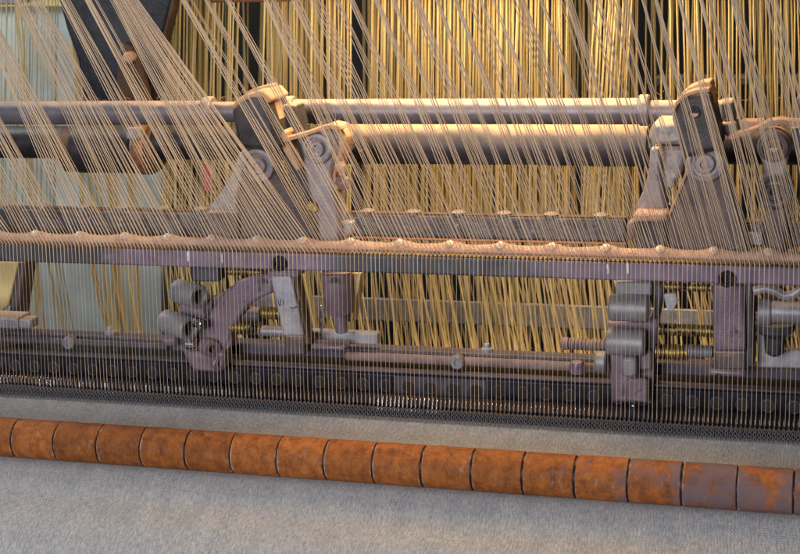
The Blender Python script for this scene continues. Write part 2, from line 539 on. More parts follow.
# ------------------------------------------------------------------ frame post with its bearing
t = thing('frame_post', P(110, 172, 0.2), 'blue black cast frame post rising behind the left yarns', 'frame post')
bm = BM(); prism(bm, [(45, -120), (172, -120), (172, 0), (161, 46), (153, 92), (150, 130), (80, 130), (82, 95), (77, 60), (66, 30), (58, 0)], 0.27, 0.03)
obj('post', bm, M['frame'], t, 0.005)
bm = BM(); prism(bm, [(120, 42), (130, 46), (139, 60), (147, 92), (146, 130), (117, 130), (116, 62)], 0.255, 0.014)
obj('edge_plate', bm, M['frame_edge'], t, 0.004)
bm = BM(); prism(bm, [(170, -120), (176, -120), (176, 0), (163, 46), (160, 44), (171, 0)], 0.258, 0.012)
obj('edge_flange', bm, M['frame_edge'], t, 0.002)  # narrow orange brown edge of the post
bm = BM(); face_disc(bm, 131, 57, 0.255, [(-0.002, 0.007), (0.008, 0.007), (0.011, 0.0045), (0.011, 0)])
obj('bolt', bm, M['lint_warm'], t)
k = K(110, 149, 0.165)
bm = BM(); cylx(bm, 79, 139, 148.5, 0.165, 24.5 * k, seg=40); br = obj('bearing_block', bm, M['shaft'], t)
bm = BM(); cylx(bm, 66, 80, 149, 0.165, 23 * k, seg=40); obj('end_ring', bm, M['frame_edge'], br)
bm = BM(); prism(bm, [(126, 128), (140, 128), (140, 139), (126, 139)], 0.132, 0.008); obj('shim', bm, M['silver'], br, 0.001)

# ------------------------------------------------------------------ rods
Yr = 0.10
k = K(400, 111, Yr)
t = thing('guide_rod', P(400, 125, Yr), 'upper round rod, lint on top, running from the left edge to the right clamp', 'rod')
bm = BM(); cylx(bm, XL, 732, 111.6, Yr, 10.5 * k, at=400); obj('core', bm, M['rod'], t)
for (p0, p1) in ((XL, 206), (292, 640)):
    bm = BM(); cylx(bm, p0, p1, 111.6 if p0 > 0 else 112.5, Yr, 12.6 * k, at=400, nseg=40, wob=0.0001); obj('sleeve', bm, M['rod'], t)
for p0, p1 in ((205, 214), (285, 295), (639, 650)):
    bm = BM(); cylx(bm, p0, p1, 110.5, Yr, 15 * k, at=400); obj('collar', bm, M['grey'], t)
bm = BM(); cylx(bm, 724, 735, 111, Yr, 12 * k, at=400); obj('end_cap', bm, M['grey'], t)

Ys = 0.165
k = K(400, 143, Ys)
t = thing('rocker_shaft', P(400, 165, Ys), 'thick black shaft below the upper rod, furred with lint in the middle', 'shaft')
bm = BM(); cylx(bm, XL, XR, 144, Ys, 17.5 * k, at=400); obj('core', bm, M['shaft'], t)
bm = BM(); cylx(bm, 343, 650, 143.5, Ys, 20.5 * k, at=400, nseg=90, wob=0.0012); obj('sleeve', bm, M['sleeve'], t)
bm = BM(); cylx(bm, 142, 153, 148, Ys, 28 * k, seg=40); fl = obj('flange', bm, M['rust'], t)
bm = BM(); cylx(bm, 153, 158, 148, Ys, 25 * k, seg=40); obj('flange_back', bm, M['frame_edge'], fl)
bm = BM(); cylx(bm, 137, 142, 146, Ys, 22 * k, seg=40); obj('washer', bm, M['silver'], fl)

# ------------------------------------------------------------------ dark rails behind the guide strip
def rail(p0, p1, yt, yb, at, label, bumps):
    Y = 0.032
    tt = thing('slide_rail', P((p0 + p1) / 2, yb, Y), label, 'rail', 'dark rails behind the guide strip')
    bm = BM(); barx(bm, p0, p1, yt, yb, Y, 0.014, at); obj('body', bm, M['rail'], tt, 0.003)
    bm = BM(); barx(bm, p0, p1, yt - 1.2, yt - 0.2, Y + 0.001, 0.010, at); obj('top_edge', bm, M['frame_edge'], tt, 0.0004)
    bm = BM(); barx(bm, p0, p1, yb + 0.3, yb + 2.0, Y - 0.006, 0.02, at); obj('bottom_edge', bm, M['rust'], tt, 0.001)
    for q in bumps:
        zz = P(at, yt - 2.2, Y).z
        bm = BM(); xx = xat(q, Y, zz)
        revolve(bm, (xx, Y + 0.006, zz - 0.003), (0, 0, 1), [(0, .008), (.003, .0075), (.0045, .005), (.005, 0)], 20)
        obj('clip', bm, M['rail'], tt)
rail(XL, 213, 210, 235, 100, 'dark hammered rail at the left, ending at the left lever', (-40, 0, 40, 81, 119, 160, 198))
rail(346, 626, 216, 240, 480, 'dark hammered rail between the two levers', (366, 412, 457, 503, 550, 600))
rail(738, XR, 224, 247, 780, 'dark hammered rail at the right edge', (762, 815, 870))
bm = BM(); prism(bm, [(748, 233), (762, 233), (762, 245), (748, 245)], 0.024, 0.007); face_disc(bm, 759, 238, 0.024, [(0, .003), (.002, .003), (.002, 0)])
tag(obj('nut_plate', bm, M['pale'], None, 0.0008), 'small pale square plate fixed on the right rail', 'plate')

# ------------------------------------------------------------------ lint covered guide strip with screws
Yg = -0.008
screws = (-95, -50, -5, 38, 82, 127, 170, 214, 259, 305, 352, 401, 451, 502, 553, 607, 661, 714, 769, 826, 884)
t = thing('guide_strip', P(400, 250, Yg), 'long salmon lint covered strip with screw heads above the guide bar', 'strip')
bm = BM()
zc = P(400, 248.0, Yg).z
sx = [xat(q, Yg, zc) for q in screws]
x0, x1 = xat(XL, Yg, zc), xat(XR, Yg, zc)
x0f, x1f = xat(-20, Yg, zc), xat(820, Yg, zc)
n = 520
prev = None
for i in range(n + 1):
    x = x0 + (x1 - x0) * i / n
    d = min(abs(x - q) for q in sx)
    hb = 0.0032 * math.exp(-(d / 0.009) ** 2)
    nn = noise.noise((x * 60, 0, 0)) * 0.0012 + noise.noise((x * 190, 3, 0)) * 0.0007
    top = 0.0052 + hb + nn
    ring = []
    for ang in range(12):
        th = 2 * math.pi * ang / 12
        zz = math.sin(th); yy = math.cos(th)
        ring.append(bm.verts.new((x, Yg - yy * 0.0085 * (1 + 0.15 * hb / 0.0032), zc + (zz * top if zz > 0 else zz * 0.0052))))
    if prev:
        for q in range(12):
            bm.faces.new((prev[q], prev[(q + 1) % 12], ring[(q + 1) % 12], ring[q]))
    prev = ring
obj('lint_strip', bm, M['lint'], t)
for x in sx:
    bm = BM()
    revolve(bm, (x, Yg - 0.0015, zc + 0.003), (0, -0.72, 0.69), [(0, .0050), (.0045, .0050), (.0062, .0041), (.0070, .0022), (.0071, 0)], 14)
    obj('screw', bm, M['screw'], t)

# ------------------------------------------------------------------ guide bar with comb
Yb = -0.030
t = thing('guide_bar', P(400, 275, Yb), 'long dark guide bar with chipped purple paint and a fine brass comb', 'guide bar')
bm = BM(); barx(bm, XL, XR, 256.5, 274, Yb, 0.030); obj('bar', bm, M['guide'], t, 0.002)
bm = BM(); barx(bm, XL, XR, 254.5, 255.7, Yb + 0.002, 0.01); obj('comb_back', bm, M['brass'], t, 0.0006)
zt, zb = P(400, 253.2, Yb - .002).z, P(400, 256.4, Yb - .002).z
bm = BM()
x = xat(XL, Yb, zt)
while x < xat(XR, Yb, zt):
    box(bm, x, x + 0.0012, Yb - 0.0035, Yb + 0.002, zb, zt)
    x += 0.0043
o = obj('comb_teeth', bm, M['frame_edge'], t); tag(o, kind='stuff')
for q, yy in ((280, 263), (727, 278.5)):
    bm = BM(); face_disc(bm, q, yy, Yb, [(-.004, .0078), (.0035, .0078), (.0045, .0068), (.0045, .0042), (.001, .0042), (.001, 0)], 24)
    obj('bolt', bm, M['black'], t)
for q, yy, w in ((188, 256, 2.6), (222, 258, 1.0), (608, 268.5, 2.4), (628, 268, 2.2)):
    bm = BM()
    pts = [(q + (w * (0.5 + 0.5 * random.random())) * math.cos(th) * (1 if i % 2 else .6), yy + 6.5 * math.sin(th) * (0.8 + 0.3 * random.random())) for i, th in enumerate([j * 2 * math.pi / 9 for j in range(9)])]
    prism(bm, pts, Yb - 0.0009, 0.0006)
    obj('paint_fleck', bm, M['white'], t)

# ------------------------------------------------------------------ hubs and levers
def hub(px, py, Y, r, mat, parent, name='hub'):
    bm = BM()
    face_disc(bm, px, py, Y, [(-0.01, r), (.004, r), (.0056, r * .95), (.0060, r * .86), (.0060, r * .76), (.0036, r * .72), (.0034, r * .56), (.0062, r * .52), (.0072, r * .46),
                              (.0072, r * .26), (.0030, r * .22), (.0030, 0)], 40)
    return obj(name, bm, mat, parent)

# left lever
t = thing('swing_lever', P(270, 242, 0.0), 'left swing lever with a dark clamp cap and forked grey arm', 'lever')
Yl = 0.008
bm = BM(); prism(bm, [(243, 172), (248, 150), (270, 150), (276, 172), (300, 205), (322, 246), (238, 246), (236, 214)], Yl, 0.022)
obj('web_plate', bm, M['brown'], t, 0.003)
bm = BM(); prism(bm, [(239, 152), (246, 150), (244, 172), (237, 196), (238, 213), (206, 213), (210, 206), (222, 190), (232, 172)], Yl + 0.006, 0.016)
obj('side_flange', bm, M['silver'], t, 0.003)
bm = BM(); prism(bm, [(205, 212), (238, 212), (239, 246), (208, 246)], Yl - 0.006, 0.036)
obj('foot', bm, M['brown'], t, 0.003)
hub(259.5, 165, Yl, 0.0175, M['grey'], t)
capo = [(231, 112), (233, 104), (238, 98), (246, 94.5), (255, 93), (264, 94), (268, 104), (281, 150), (243, 149.5), (237, 147)]
bm = BM(); prism(bm, capo, -0.012, 0.055); cap = obj('clamp_cap', bm, M['slate'], t, 0.005)
bm = BM(); prism(bm, [(232, 106), (237, 98.5), (246, 94), (256, 91), (264, 91), (272, 100), (268, 104), (262, 97), (250, 98), (240, 103), (234, 110)], -0.014, 0.05)
obj('lint_cap', bm, M['lint_warm'], cap, 0.002)
bm = BM(); prism(bm, [(243, 94), (252, 89), (266, 85), (271, 85), (276, 103), (272, 104), (266, 90), (254, 93)], 0.012, 0.02)
obj('lint_lip', bm, M['lint_warm'], cap, 0.001)
bm = BM(); prism(bm, [(268, 107), (294, 104), (300, 128), (312, 168), (322, 214), (300, 214), (283, 160)], 0.022, 0.03)
obj('rear_arm', bm, M['slate'], t, 0.004)
bm = BM(); prism(bm, [(268, 100), (274, 100), (282, 132), (300, 168), (296, 172), (276, 140)], 0.004, 0.02)
obj('rear_arm_rib', bm, M['lint_warm'], t, 0.002)
fork = [(302, 142), (306, 134), (313, 129), (322, 127), (332, 129), (337, 136), (337, 150), (333, 164), (331, 176), (334, 192), (339, 215), (340, 246), (320, 246), (316, 218), (308, 190), (303, 165)]
bm = BM(); prism(bm, fork, 0.010, 0.028); fk = obj('forked_arm', bm, M['grey'], t, 0.003)
hub(318.5, 148, 0.010, 0.0155, M['grey'], fk)
bm = BM(); prism(bm, [(330, 127), (339, 129), (345, 138), (344, 150), (338, 163), (335, 176), (339, 190), (334, 190), (331, 176), (334, 163), (338, 150), (338, 138)], 0.014, 0.03)
obj('lint_edge', bm, M['lint_warm'], fk, 0.002)
bm = BM(); prism(bm, [(272, 143), (274, 138), (281, 135), (283, 130), (286, 133), (284, 138), (300, 134), (318, 128), (330, 124), (340, 126), (342, 130), (330, 129), (318, 132), (300, 138), (282, 143)], -0.002, 0.026)
obj('lint_ridge', bm, M['lint_warm'], t, 0.001)
bm = BM(); revolve(bm, P(338, 166, 0.02), (0.85, -0.5, -0.1), [(0, .006), (.006, .006), (.007, .0035), (.012, .0035), (.0125, 0)], 12); obj('lint_bolt', bm, M['lint_warm'], fk)
bm = BM(); revolve(bm, P(340, 182, 0.02), (0.85, -0.5, 0.0), [(0, .0075), (.010, .0072), (.012, .005), (.012, 0)], 6); obj('side_nut', bm, M['pinkrod'], fk)
bm = BM(); prism(bm, [(305, 200), (316, 203), (318, 212), (312, 213), (306, 208)], 0.006, 0.008); obj('brass_clip', bm, M['brass'], t, 0.001)
bm = BM(); prism(bm, [(338, 222), (352, 222), (352, 236), (338, 236)], 0.02, 0.02); obj('stop_block', bm, M['pale'], t, 0.002)

# right lever
t = thing('swing_lever', P(700, 248, 0.0), 'right swing lever with a dark clamp cap over a triangular brown plate', 'lever')
bm = BM(); prism(bm, [(691, 160), (718, 160), (727, 172), (740, 215), (751, 256), (668, 256), (666, 219)], Yl, 0.022)
obj('web_plate', bm, M['brown'], t, 0.003)
bm = BM(); prism(bm, [(689, 163), (692, 164), (668.5, 220), (666, 220)], Yl - 0.003, 0.024)
obj('lint_edge', bm, M['lint'], t, 0.0005)
bm = BM(); prism(bm, [(651, 124), (690, 124), (690, 145), (651, 145)], 0.03, 0.06); obj('upper_block', bm, M['silver'], t, 0.004)
bm = BM(); prism(bm, [(651, 147), (688, 147), (682, 172), (672, 190), (664, 192), (661, 176)], 0.034, 0.05); obj('lower_block', bm, M['silver'], t, 0.004)
bm = BM(); prism(bm, [(650, 148), (661, 148), (660, 176), (664, 196), (668, 214), (634, 214), (637, 204), (645, 186), (649, 166)], Yl + 0.012, 0.02)
obj('side_flange', bm, M['grey'], t, 0.003)
bm = BM(); prism(bm, [(633, 213), (667, 213), (667, 221), (634, 222)], Yl - 0.010, 0.05); obj('lint_shelf', bm, M['lint'], t, 0.003)
bm = BM(); prism(bm, [(634, 221), (666, 221), (667, 252), (635, 252)], Yl - 0.006, 0.036); obj('foot', bm, M['slate'], t, 0.003)
bm = BM(); prism(bm, [(627, 223), (634, 221), (634, 240), (627, 240)], 0.012, 0.02); obj('lug', bm, M['pinkrod'], t, 0.002)
hub(705.5, 163, Yl, 0.0178, M['grey'], t)
capo = [(672, 120), (672, 112), (675, 104), (681, 98.5), (688, 95), (696, 93), (708, 91.5), (711, 97), (719, 138), (722, 150), (713, 152), (690, 158), (684, 158), (678, 140)]
bm = BM(); prism(bm, capo, -0.010, 0.055); cap = obj('clamp_cap', bm, M['slate'], t, 0.005)
bm = BM(); prism(bm, [(671.5, 112), (675, 102), (681, 96), (688, 92), (697, 89.5), (709, 88.5), (710, 92), (697, 93.5), (689, 96), (682, 100), (677, 106), (674, 113)], -0.012, 0.052)
obj('lint_cap', bm, M['lint_warm'], cap, 0.001)
bm = BM(); prism(bm, [(680, 95), (688, 88), (700, 83), (710, 81.5), (712, 86), (719, 138), (716, 138), (708, 88), (698, 88), (688, 92)], 0.006, 0.03)
obj('lint_lip', bm, M['lint_warm'], cap, 0.001)
bm = BM(); face_disc(bm, 694.5, 112.5, -0.010, [(-.001, .0058), (.0012, .0055), (.0012, .0046), (.0005, .0046), (.0005, 0)], 20); obj('eye', bm, M['black'], cap)
bm = BM(); prism(bm, arc(694.5, 113, 4.2, 185, 355, 8), -0.0125, 0.003); obj('eye_lint', bm, M['lint_warm'], cap)
bm = BM(); prism(bm, [(718, 102), (733, 102), (733, 122), (722, 122)], 0.05, 0.03); obj('rear_lug', bm, M['silver'], t, 0.003)
bm = BM(); prism(bm, [(720, 124), (736, 122), (740, 136), (726, 138)], 0.04, 0.03); obj('rear_lug', bm, M['silver'], t, 0.003)

bm = BM(); prism(bm, [(721, 111), (731, 111), (731, 126), (727.5, 126), (727.5, 114.5), (721, 114.5)], 0.06, 0.012)
tag(obj('hook', bm, M['lint_warm'], None, 0.001), 'small lint covered hook at the end of the upper rod', 'hook')

# connecting link at the right edge
t = thing('connecting_link', P(775, 250, 0.0), 'figure eight connecting link with two round hubs at the right edge', 'link')
Yk = 0.0
lk = arc(774, 147, 17.5, -35, 215, 14) + [(763, 165)] + arc(775, 191, 18.5, 125, 415, 16) + [(787, 168)]
bm = BM(); prism(bm, lk, Yk, 0.024); obj('plate', bm, M['grey'], t, 0.003)
hub(774, 147, Yk, 0.0135, M['brown'], t); hub(775, 191, Yk, 0.0165, M['slate'], t)
bm = BM(); prism(bm, [(764, 205), (789, 205), (786, 258), (766, 258)], 0.006, 0.025); obj('stem', bm, M['brown'], t, 0.004)
bm = BM(); prism(bm, [(790, 128), (806, 126), (812, 160), (806, 206), (796, 206), (798, 168)], 0.014, 0.03); obj('rear_plate', bm, M['slate'], t, 0.003)
bm = BM(); prism(bm, arc(774, 147.5, 4.5, 190, 350, 8), -0.010, 0.003); obj('hub_lint', bm, M['lint_warm'], t)
st = [(728, 136), (742, 132), (757, 127), (768, 121), (780, 119), (792, 121), (808, 121), (808, 127), (794, 127), (782, 125), (770, 127), (757, 132), (742, 137), (729, 140)]
bm = BM(); prism(bm, st, -0.004, 0.02)
obj('lint_strap', bm, M['lint'], t, 0.001)
bm = BM(); prism(bm, [(740, 121), (765, 121), (762, 128), (742, 133)], 0.012, 0.02); obj('lint_shelf', bm, M['lint'], t, 0.002)
bm = BM(); prism(bm, [(796, 96), (830, 96), (830, 122), (796, 122)], 0.02, 0.03)
tag(obj('cap_block', bm, M['brown'], None, 0.004), 'brown block cut by the right edge above the link', 'block')

# ------------------------------------------------------------------ parts under the guide bar
# bracket posts
t = thing('bracket_post', P(290, 345, 0.0), 'pale grey tapered bracket post under the left bolt of the guide bar', 'bracket')
bm = BM(); prism(bm, [(270, 276), (291, 276), (304, 336), (283, 336)], -0.010, 0.03); fp = obj('face_plate', bm, M['pale'], t, 0.002)
for pts in ([(277, 299), (278, 299), (280, 306), (279, 306)], [(280, 299.5), (281, 299), (282, 306), (280.6, 306)], [(282.6, 300), (283.2, 300), (284, 305), (283.2, 305.5)],
            [(289, 307.2), (293, 307.6), (298, 305.6), (296, 301), (297.2, 301), (299.4, 306), (294, 308.8), (289, 308.2)]):
    bm = BM(); prism(bm, pts, -0.0104, 0.0003); obj('scratched_mark', bm, M['slate'], fp)
bm = BM(); prism(bm, [(291, 276), (297, 276), (311, 345), (304, 345)], -0.006, 0.014); obj('side_plate', bm, M['frame_edge'], t, 0.002)
bm = BM(); prism(bm, [(283, 336), (304, 336), (305, 356), (286, 356)], -0.008, 0.03); obj('base_block', bm, M['brown'], t, 0.003)
bm = BM(); prism(bm, [(266, 270), (300, 270), (298, 278), (268, 278)], -0.006, 0.03); obj('head', bm, M['mauve'], t, 0.002)

t = thing('bracket_post', P(733, 372, 0.0), 'wide mauve bracket post under the right bolt of the guide bar', 'bracket')
bm = BM(); prism(bm, [(712, 284), (744, 284), (746, 352), (713, 352)], -0.010, 0.035); obj('face_plate', bm, M['mauve'], t, 0.003)
bm = BM(); prism(bm, [(744, 284), (753, 284), (754, 368), (746, 368)], -0.004, 0.035); obj('side_plate', bm, M['slate'], t, 0.002)
bm = BM(); prism(bm, [(713, 352), (746, 352), (746, 372), (713, 372)], -0.004, 0.03); obj('base_block', bm, M['brown'], t, 0.004)
bm = BM(); barx(bm, 708, 746, 370, 377, -0.010, 0.02, at=727); obj('foot_pad', bm, M['mauve'], t, 0.003)

# conical boss
t = thing('tapered_boss', P(337, 338, 0.0), 'mauve tapered boss beside the pale grey bracket post', 'boss')
k = K(337, 300, 0.0)
bm = BM(); p = P(336, 272, 0.006)
revolve(bm, p, (0.05, 0, -1), [(0, 16 * k), (36 * k, 14.5 * k), (43 * k, 12 * k), (44 * k, 7.5 * k), (62 * k, 6.5 * k), (63 * k, 5 * k)], 28); obj('cone', bm, M['mauve'], t)
bm = BM(); prism(bm, [(352, 273), (361, 273), (352, 322), (346, 322)], 0.016, 0.02); obj('lit_tone_blade', bm, M['tan_lit_sheet'], t, 0.001)  # orange light on the blade is put into its bright colour
bm = BM(); barx(bm, 306, 378, 332, 344, 0.03, 0.012, at=342); obj('back_plate', bm, M['pale'], t, 0.002)
bm = BM(); barx(bm, 310, 345, 345, 351, 0.0, 0.02, at=330); obj('pad', bm, M['mauve'], t, 0.003)
bm = BM(); prism(bm, [(319, 305), (322, 305), (323, 334), (320, 334)], 0.012, 0.003); obj('steel_pin', bm, M['chrome'], t, 0.0005)

# left clamp
t = thing('bar_clamp', P(195, 372, 0.0), 'left mauve clamp with two hollow cylinders and a curved arm', 'clamp')
k = K(195, 320, -0.01)
bm = BM(); prism(bm, [(188, 263), (219, 268), (219, 282), (192, 282)], -0.008, 0.03); obj('hanger', bm, M['slate'], t, 0.002)
bm = BM(); prism(bm, [(180, 296), (212, 300), (208, 330), (205, 346), (216, 372), (192, 370), (182, 352), (166, 340), (166, 330), (178, 318)], 0.004, 0.022); obj('body_plate', bm, M['mauve'], t, 0.003)
AX = Vector((0.90, -0.42, -0.05)).normalized()
def hollow(px, py, Y, length, r, bore):
    return revolve(BM(), P(px, py, Y), AX, [(0, r - .002), (.002, r), (length - .0015, r), (length, r - .001), (length, bore + .001), (length - .0012, bore), (length - .022, bore), (length - .022, 0)], 36)
bm = hollow(177, 290.5, 0.002, .036, 12.2 * k, 7.2 * k); obj('upper_cylinder', bm, M['mauve_grey'], t)
bm = hollow(165, 321, 0.002, .041, 12.4 * k, 7.4 * k); lc = obj('lower_cylinder', bm, M['mauve_grey'], t)
bm = BM(); revolve(bm, P(167, 322, 0.004), AX * -1, [(0, 5.5 * k), (.011, 5.2 * k), (.013, 3.5 * k), (.013, 0)], 18); obj('screw_tip', bm, M['pinkrod'], lc)
bm = BM(); revolve(bm, P(196, 322, -.012), AX, [(0, 5.8 * k), (.012, 5.8 * k), (.013, 5 * k), (.013, 0)], 20); obj('inner_rod', bm, M['chrome'], lc)
outer = [(212, 353), (202, 345), (203, 330), (210, 312), (221, 295), (236, 282), (256, 275), (273, 274), (273, 293), (261, 298), (249, 305), (240, 316), (232, 331), (228, 343), (223, 352)]
bm = BM(); prism(bm, [(196, 300), (214, 298), (232, 286), (244, 284), (242, 312), (232, 336), (214, 350), (196, 350)], 0.010, 0.018); obj('web', bm, M['mauve'], t, 0.003)
bm = BM(); prism(bm, outer, -0.002, 0.016); ar = obj('curved_arm', bm, M['mauve'], t, 0.003)
bm = BM(); revolve(bm, P(206, 346, -0.004), (0.75, -0.62, 0), [(0, 9 * k), (.014, 9 * k), (.0155, 8 * k), (.0155, 4.2 * k), (.008, 4.2 * k), (.008, 0)], 24); obj('arm_boss', bm, M['mauve'], ar)
bm = BM(); cylx(bm, 222, 262, 315, 0.014, 9 * k); obj('back_tube', bm, M['slate'], t)
bm = BM(); prism(bm, [(214, 331), (226, 328), (231, 333), (231, 346), (226, 352), (214, 352)], 0.0, 0.02); obj('side_block', bm, M['mauve'], t, 0.002)
bm = BM(); prism(bm, [(184, 352), (196, 352), (213, 356), (222, 350), (225, 356), (224, 368), (217, 373), (193, 371)], -0.012, 0.022); lb = obj('lower_block', bm, M['mauve'], t, 0.003)
bm = BM(); revolve(bm, P(217, 362, -0.008), (0.8, -0.58, 0), [(0, 8 * k), (.007, 8 * k), (.008, 7 * k), (.008, 3.8 * k), (.002, 3.8 * k), (.002, 0)], 24); obj('bore', bm, M['mauve'], lb)
bm = BM(); cylx(bm, 165, 178, 340, -0.006, 6.5 * k); obj('knob', bm, M['mauve'], t)
bm = BM(); cylx(bm, 186, 197, 344, -0.012, 6 * k); obj('steel_stud', bm, M['chrome'], t)

# right clamp
t = thing('bar_clamp', P(630, 404, 0.0), 'right grey clamp with two solid cylinders and a square nut', 'clamp')
k = K(630, 340, -0.01)
bm = BM(); prism(bm, [(615, 281), (652, 281), (652, 297), (615, 297)], -0.004, 0.03); obj('hanger', bm, M['mauve_grey'], t, 0.003)
bm = BM(); cylx(bm, 610, 649, 308, -0.008, 13.5 * k); obj('upper_cylinder', bm, M['mauve_grey'], t)
bm = BM(); cylx(bm, 607, 645, 342, -0.011, 13.5 * k); obj('lower_cylinder', bm, M['mauve_grey'], t)
bm = BM(); prism(bm, [(607, 322), (650, 322), (656, 300), (660, 302), (656, 345), (652, 404), (612, 402), (608, 360)], 0.004, 0.02); obj('body_plate', bm, M['mauve'], t, 0.003)
bm = BM(); prism(bm, [(609, 352), (650, 352), (650, 366), (640, 370), (636, 384), (626, 388), (624, 396), (648, 396), (648, 403), (613, 402)], -0.006, 0.012); obj('face_plate', bm, M['mauve'], t, 0.003)
bm = BM(); prism(bm, [(623, 383), (628, 379), (646, 379), (648, 382), (648, 403), (625, 401)], -0.011, 0.008); obj('lip', bm, M['mauve'], t, 0.002)
bm = BM(); prism(bm, [(621, 358), (636, 358), (637, 374), (633, 378), (624, 378), (621, 374)], -0.020, 0.016); obj('square_nut', bm, M['mauve_grey'], t, 0.004)
bm = BM(); prism(bm, [(640, 353), (652, 351), (652, 371), (640, 371)], -0.009, 0.014); obj('side_nut', bm, M['mauve'], t, 0.003)
bm = BM(); prism(bm, [(652, 280), (664, 288), (659, 318), (654, 320)], 0.002, 0.02); obj('side_web', bm, M['slate'], t, 0.002)
bm = BM(); cylx(bm, 631.5, 634, 406, -0.014, 0.0012); revolve(bm, P(632.5, 401, -0.012), (0, 0, -1), [(0, .0016), (.011, .0016), (.012, 0)], 10); obj('pin', bm, M['chrome'], t)

# threaded rods and springs
def ribbed(name, px0, px1, py, Y, r, pitch, mat, label, cat, tip=None, group='threaded rods under the guide bar'):
    Z = P((px0 + px1) / 2, py, Y).z
    xa, xb = xat(px0, Y, Z), xat(px1, Y, Z)
    prof = []
    x = 0
    while x < xb - xa:
        prof += [(x, r * .80), (x + pitch * .25, r), (x + pitch * .6, r), (x + pitch * .85, r * .80)]
        x += pitch
    bm = BM(); revolve(bm, (xa, Y, Z), (1, 0, 0), prof, 20)
    if tip:
        revolve(bm, (xa - tip, Y, Z), (1, 0, 0), [(0, 0), (.0008, r * .7), (.003, r * 1.05), (tip - .0005, r * 1.05), (tip, r * .6)], 20)
    return tag(obj(name, bm, mat), label, cat, group)
ribbed('threaded_rod', 216, 262, 271.5, 0.012, .0042, .0030, M['brass'], 'short brass threaded rod just under the guide bar by the left clamp', 'threaded rod')
ribbed('threaded_rod', 250, 284, 313, 0.016, .0066, .0032, M['brass'], 'upper of two stubby brass threaded rods left of the pale bracket post', 'threaded rod')
ribbed('threaded_rod', 231, 261, 328, 0.004, .0072, .0036, M['brass'], 'dark brass threaded rod emerging right of the curved clamp arm', 'threaded rod')
bm = BM(); cylx(bm, 258, 288, 331, 0.004, .0058); tag(obj('steel_rod', bm, M['grey']), 'plain steel rod continuing from the brass threads into the pale bracket', 'rod')
ribbed('threaded_rod', 655, 712, 287, 0.010, .0042, .0030, M['brass'], 'thin brass threaded rod under the guide bar right of the right clamp', 'threaded rod')
ribbed('threaded_rod', 656, 712, 330, 0.012, .0062, .0028, M['brass'], 'bright brass threaded rod reaching the mauve bracket post', 'threaded rod')
ribbed('threaded_rod', 655, 688, 352, 0.008, .0080, .0036, M['brass'], 'thick oily brass threaded rod low beside the right clamp', 'threaded rod')
ribbed('coil_spring', 685, 712, 351.5, 0.008, .0070, .0030, M['mauve_grey'], 'grey steel coil against the mauve bracket post', 'spring')
ribbed('threaded_bolt', 569, 607, 344.5, 0.0, .0060, .0036, M['pinkrod'], 'lint coated threaded bolt sticking out left of the right clamp', 'bolt', tip=0.009)

t = thing('round_head_bolt', P(577, 366, -0.004), 'round headed mauve bolt on the ledge left of the right clamp', 'bolt')
bm = BM(); revolve(bm, P(577.5, 371, -0.006), (0, -.2, 1), [(0, .008), (.006, .008), (.011, .0055), (.0125, 0)], 20); obj('head', bm, M['mauve'], t)
bm = BM(); cylx(bm, 596, 607, 362, -0.006, .0115)
tag(obj('lock_ring', bm, M['mauve_grey']), 'short grey collar at the foot of the right clamp', 'collar')

bm = BM(); prism(bm, [(663, 294), (676, 293), (678, 302), (672, 313), (666, 308)], 0.006, 0.006)
tag(obj('white_tab', bm, M['pale'], None, 0.001), 'small whitish metal tab right of the right clamp', 'tab')

# assembly cut by the right edge
t = thing('roller_arm', P(790, 360, 0.0), 'dark cylinder and curved arm under the guide bar at the right edge', 'arm')
bm = BM(); cylx(bm, 758, 772, 312, -0.004, .0125); obj('cylinder_end', bm, M['mauve_grey'], t)
bm = BM(); cylx(bm, 770, 860, 313, -0.004, .0105); obj('cylinder', bm, M['grey'], t)
bm = BM()
tube(bm, [P(x, y, -0.004) for x, y in ((754, 291), (765, 288), (776, 291), (784, 296), (793, 295), (802, 288), (825, 286))], .0048, 12); obj('curved_bar', bm, M['grey'], t)
bm = BM(); revolve(bm, P(775, 322, 0.004), (0, 0, -1), [(0, .019), (.008, .018), (.014, .010), (.030, .0085), (.033, .004), (.033, 0)], 24); obj('cone', bm, M['slate'], t)
bm = BM(); prism(bm, [(757, 326), (764, 326), (770, 350), (860, 352), (860, 370), (757, 368)], 0.02, 0.01); obj('pale_plate', bm, M['pale'], t, 0.002)
bm = BM(); prism(bm, [(764, 292), (784, 292), (786, 305), (764, 305)], 0.014, 0.02); obj('back_block', bm, M['frame_edge'], t, 0.002)

# bits at the far left edge
t = thing('tilted_strut', P(10, 335, 0.1), 'dark tilted strut with a tan plate coloured as if lamp lit at the left edge', 'strut')
bm = BM(); prism(bm, [(17, 262), (25, 262), (14, 338), (4, 338)], 0.10, 0.03); obj('bar', bm, M['brown'], t, 0.003)
bm = BM(); prism(bm, [(-60, 262), (18, 262), (8, 306), (-2, 314), (-60, 318)], 0.12, 0.01); obj('lit_tone_plate', bm, M['tan_lit_sheet'], t, 0.002)  # yellow lamp light on the plate is put into its colour
bm = BM(); barx(bm, -60, 18, 318, 329, 0.02, 0.03, at=8); barx(bm, 18.5, 31, 320, 329, 0.022, 0.02, at=25)
tag(obj('end_block', bm, M['grey'], None, 0.002), 'grey stepped metal block on the ledge at the left edge', 'block')

bm = BM(); prism(bm, [(203, 164), (209, 163), (211, 188), (207, 193), (204, 189)], 0.30, 0.002)
tag(obj('pink_tag', bm, M['pink'], None), 'small pink cloth tag behind the yarns left of the left lever', 'tag')

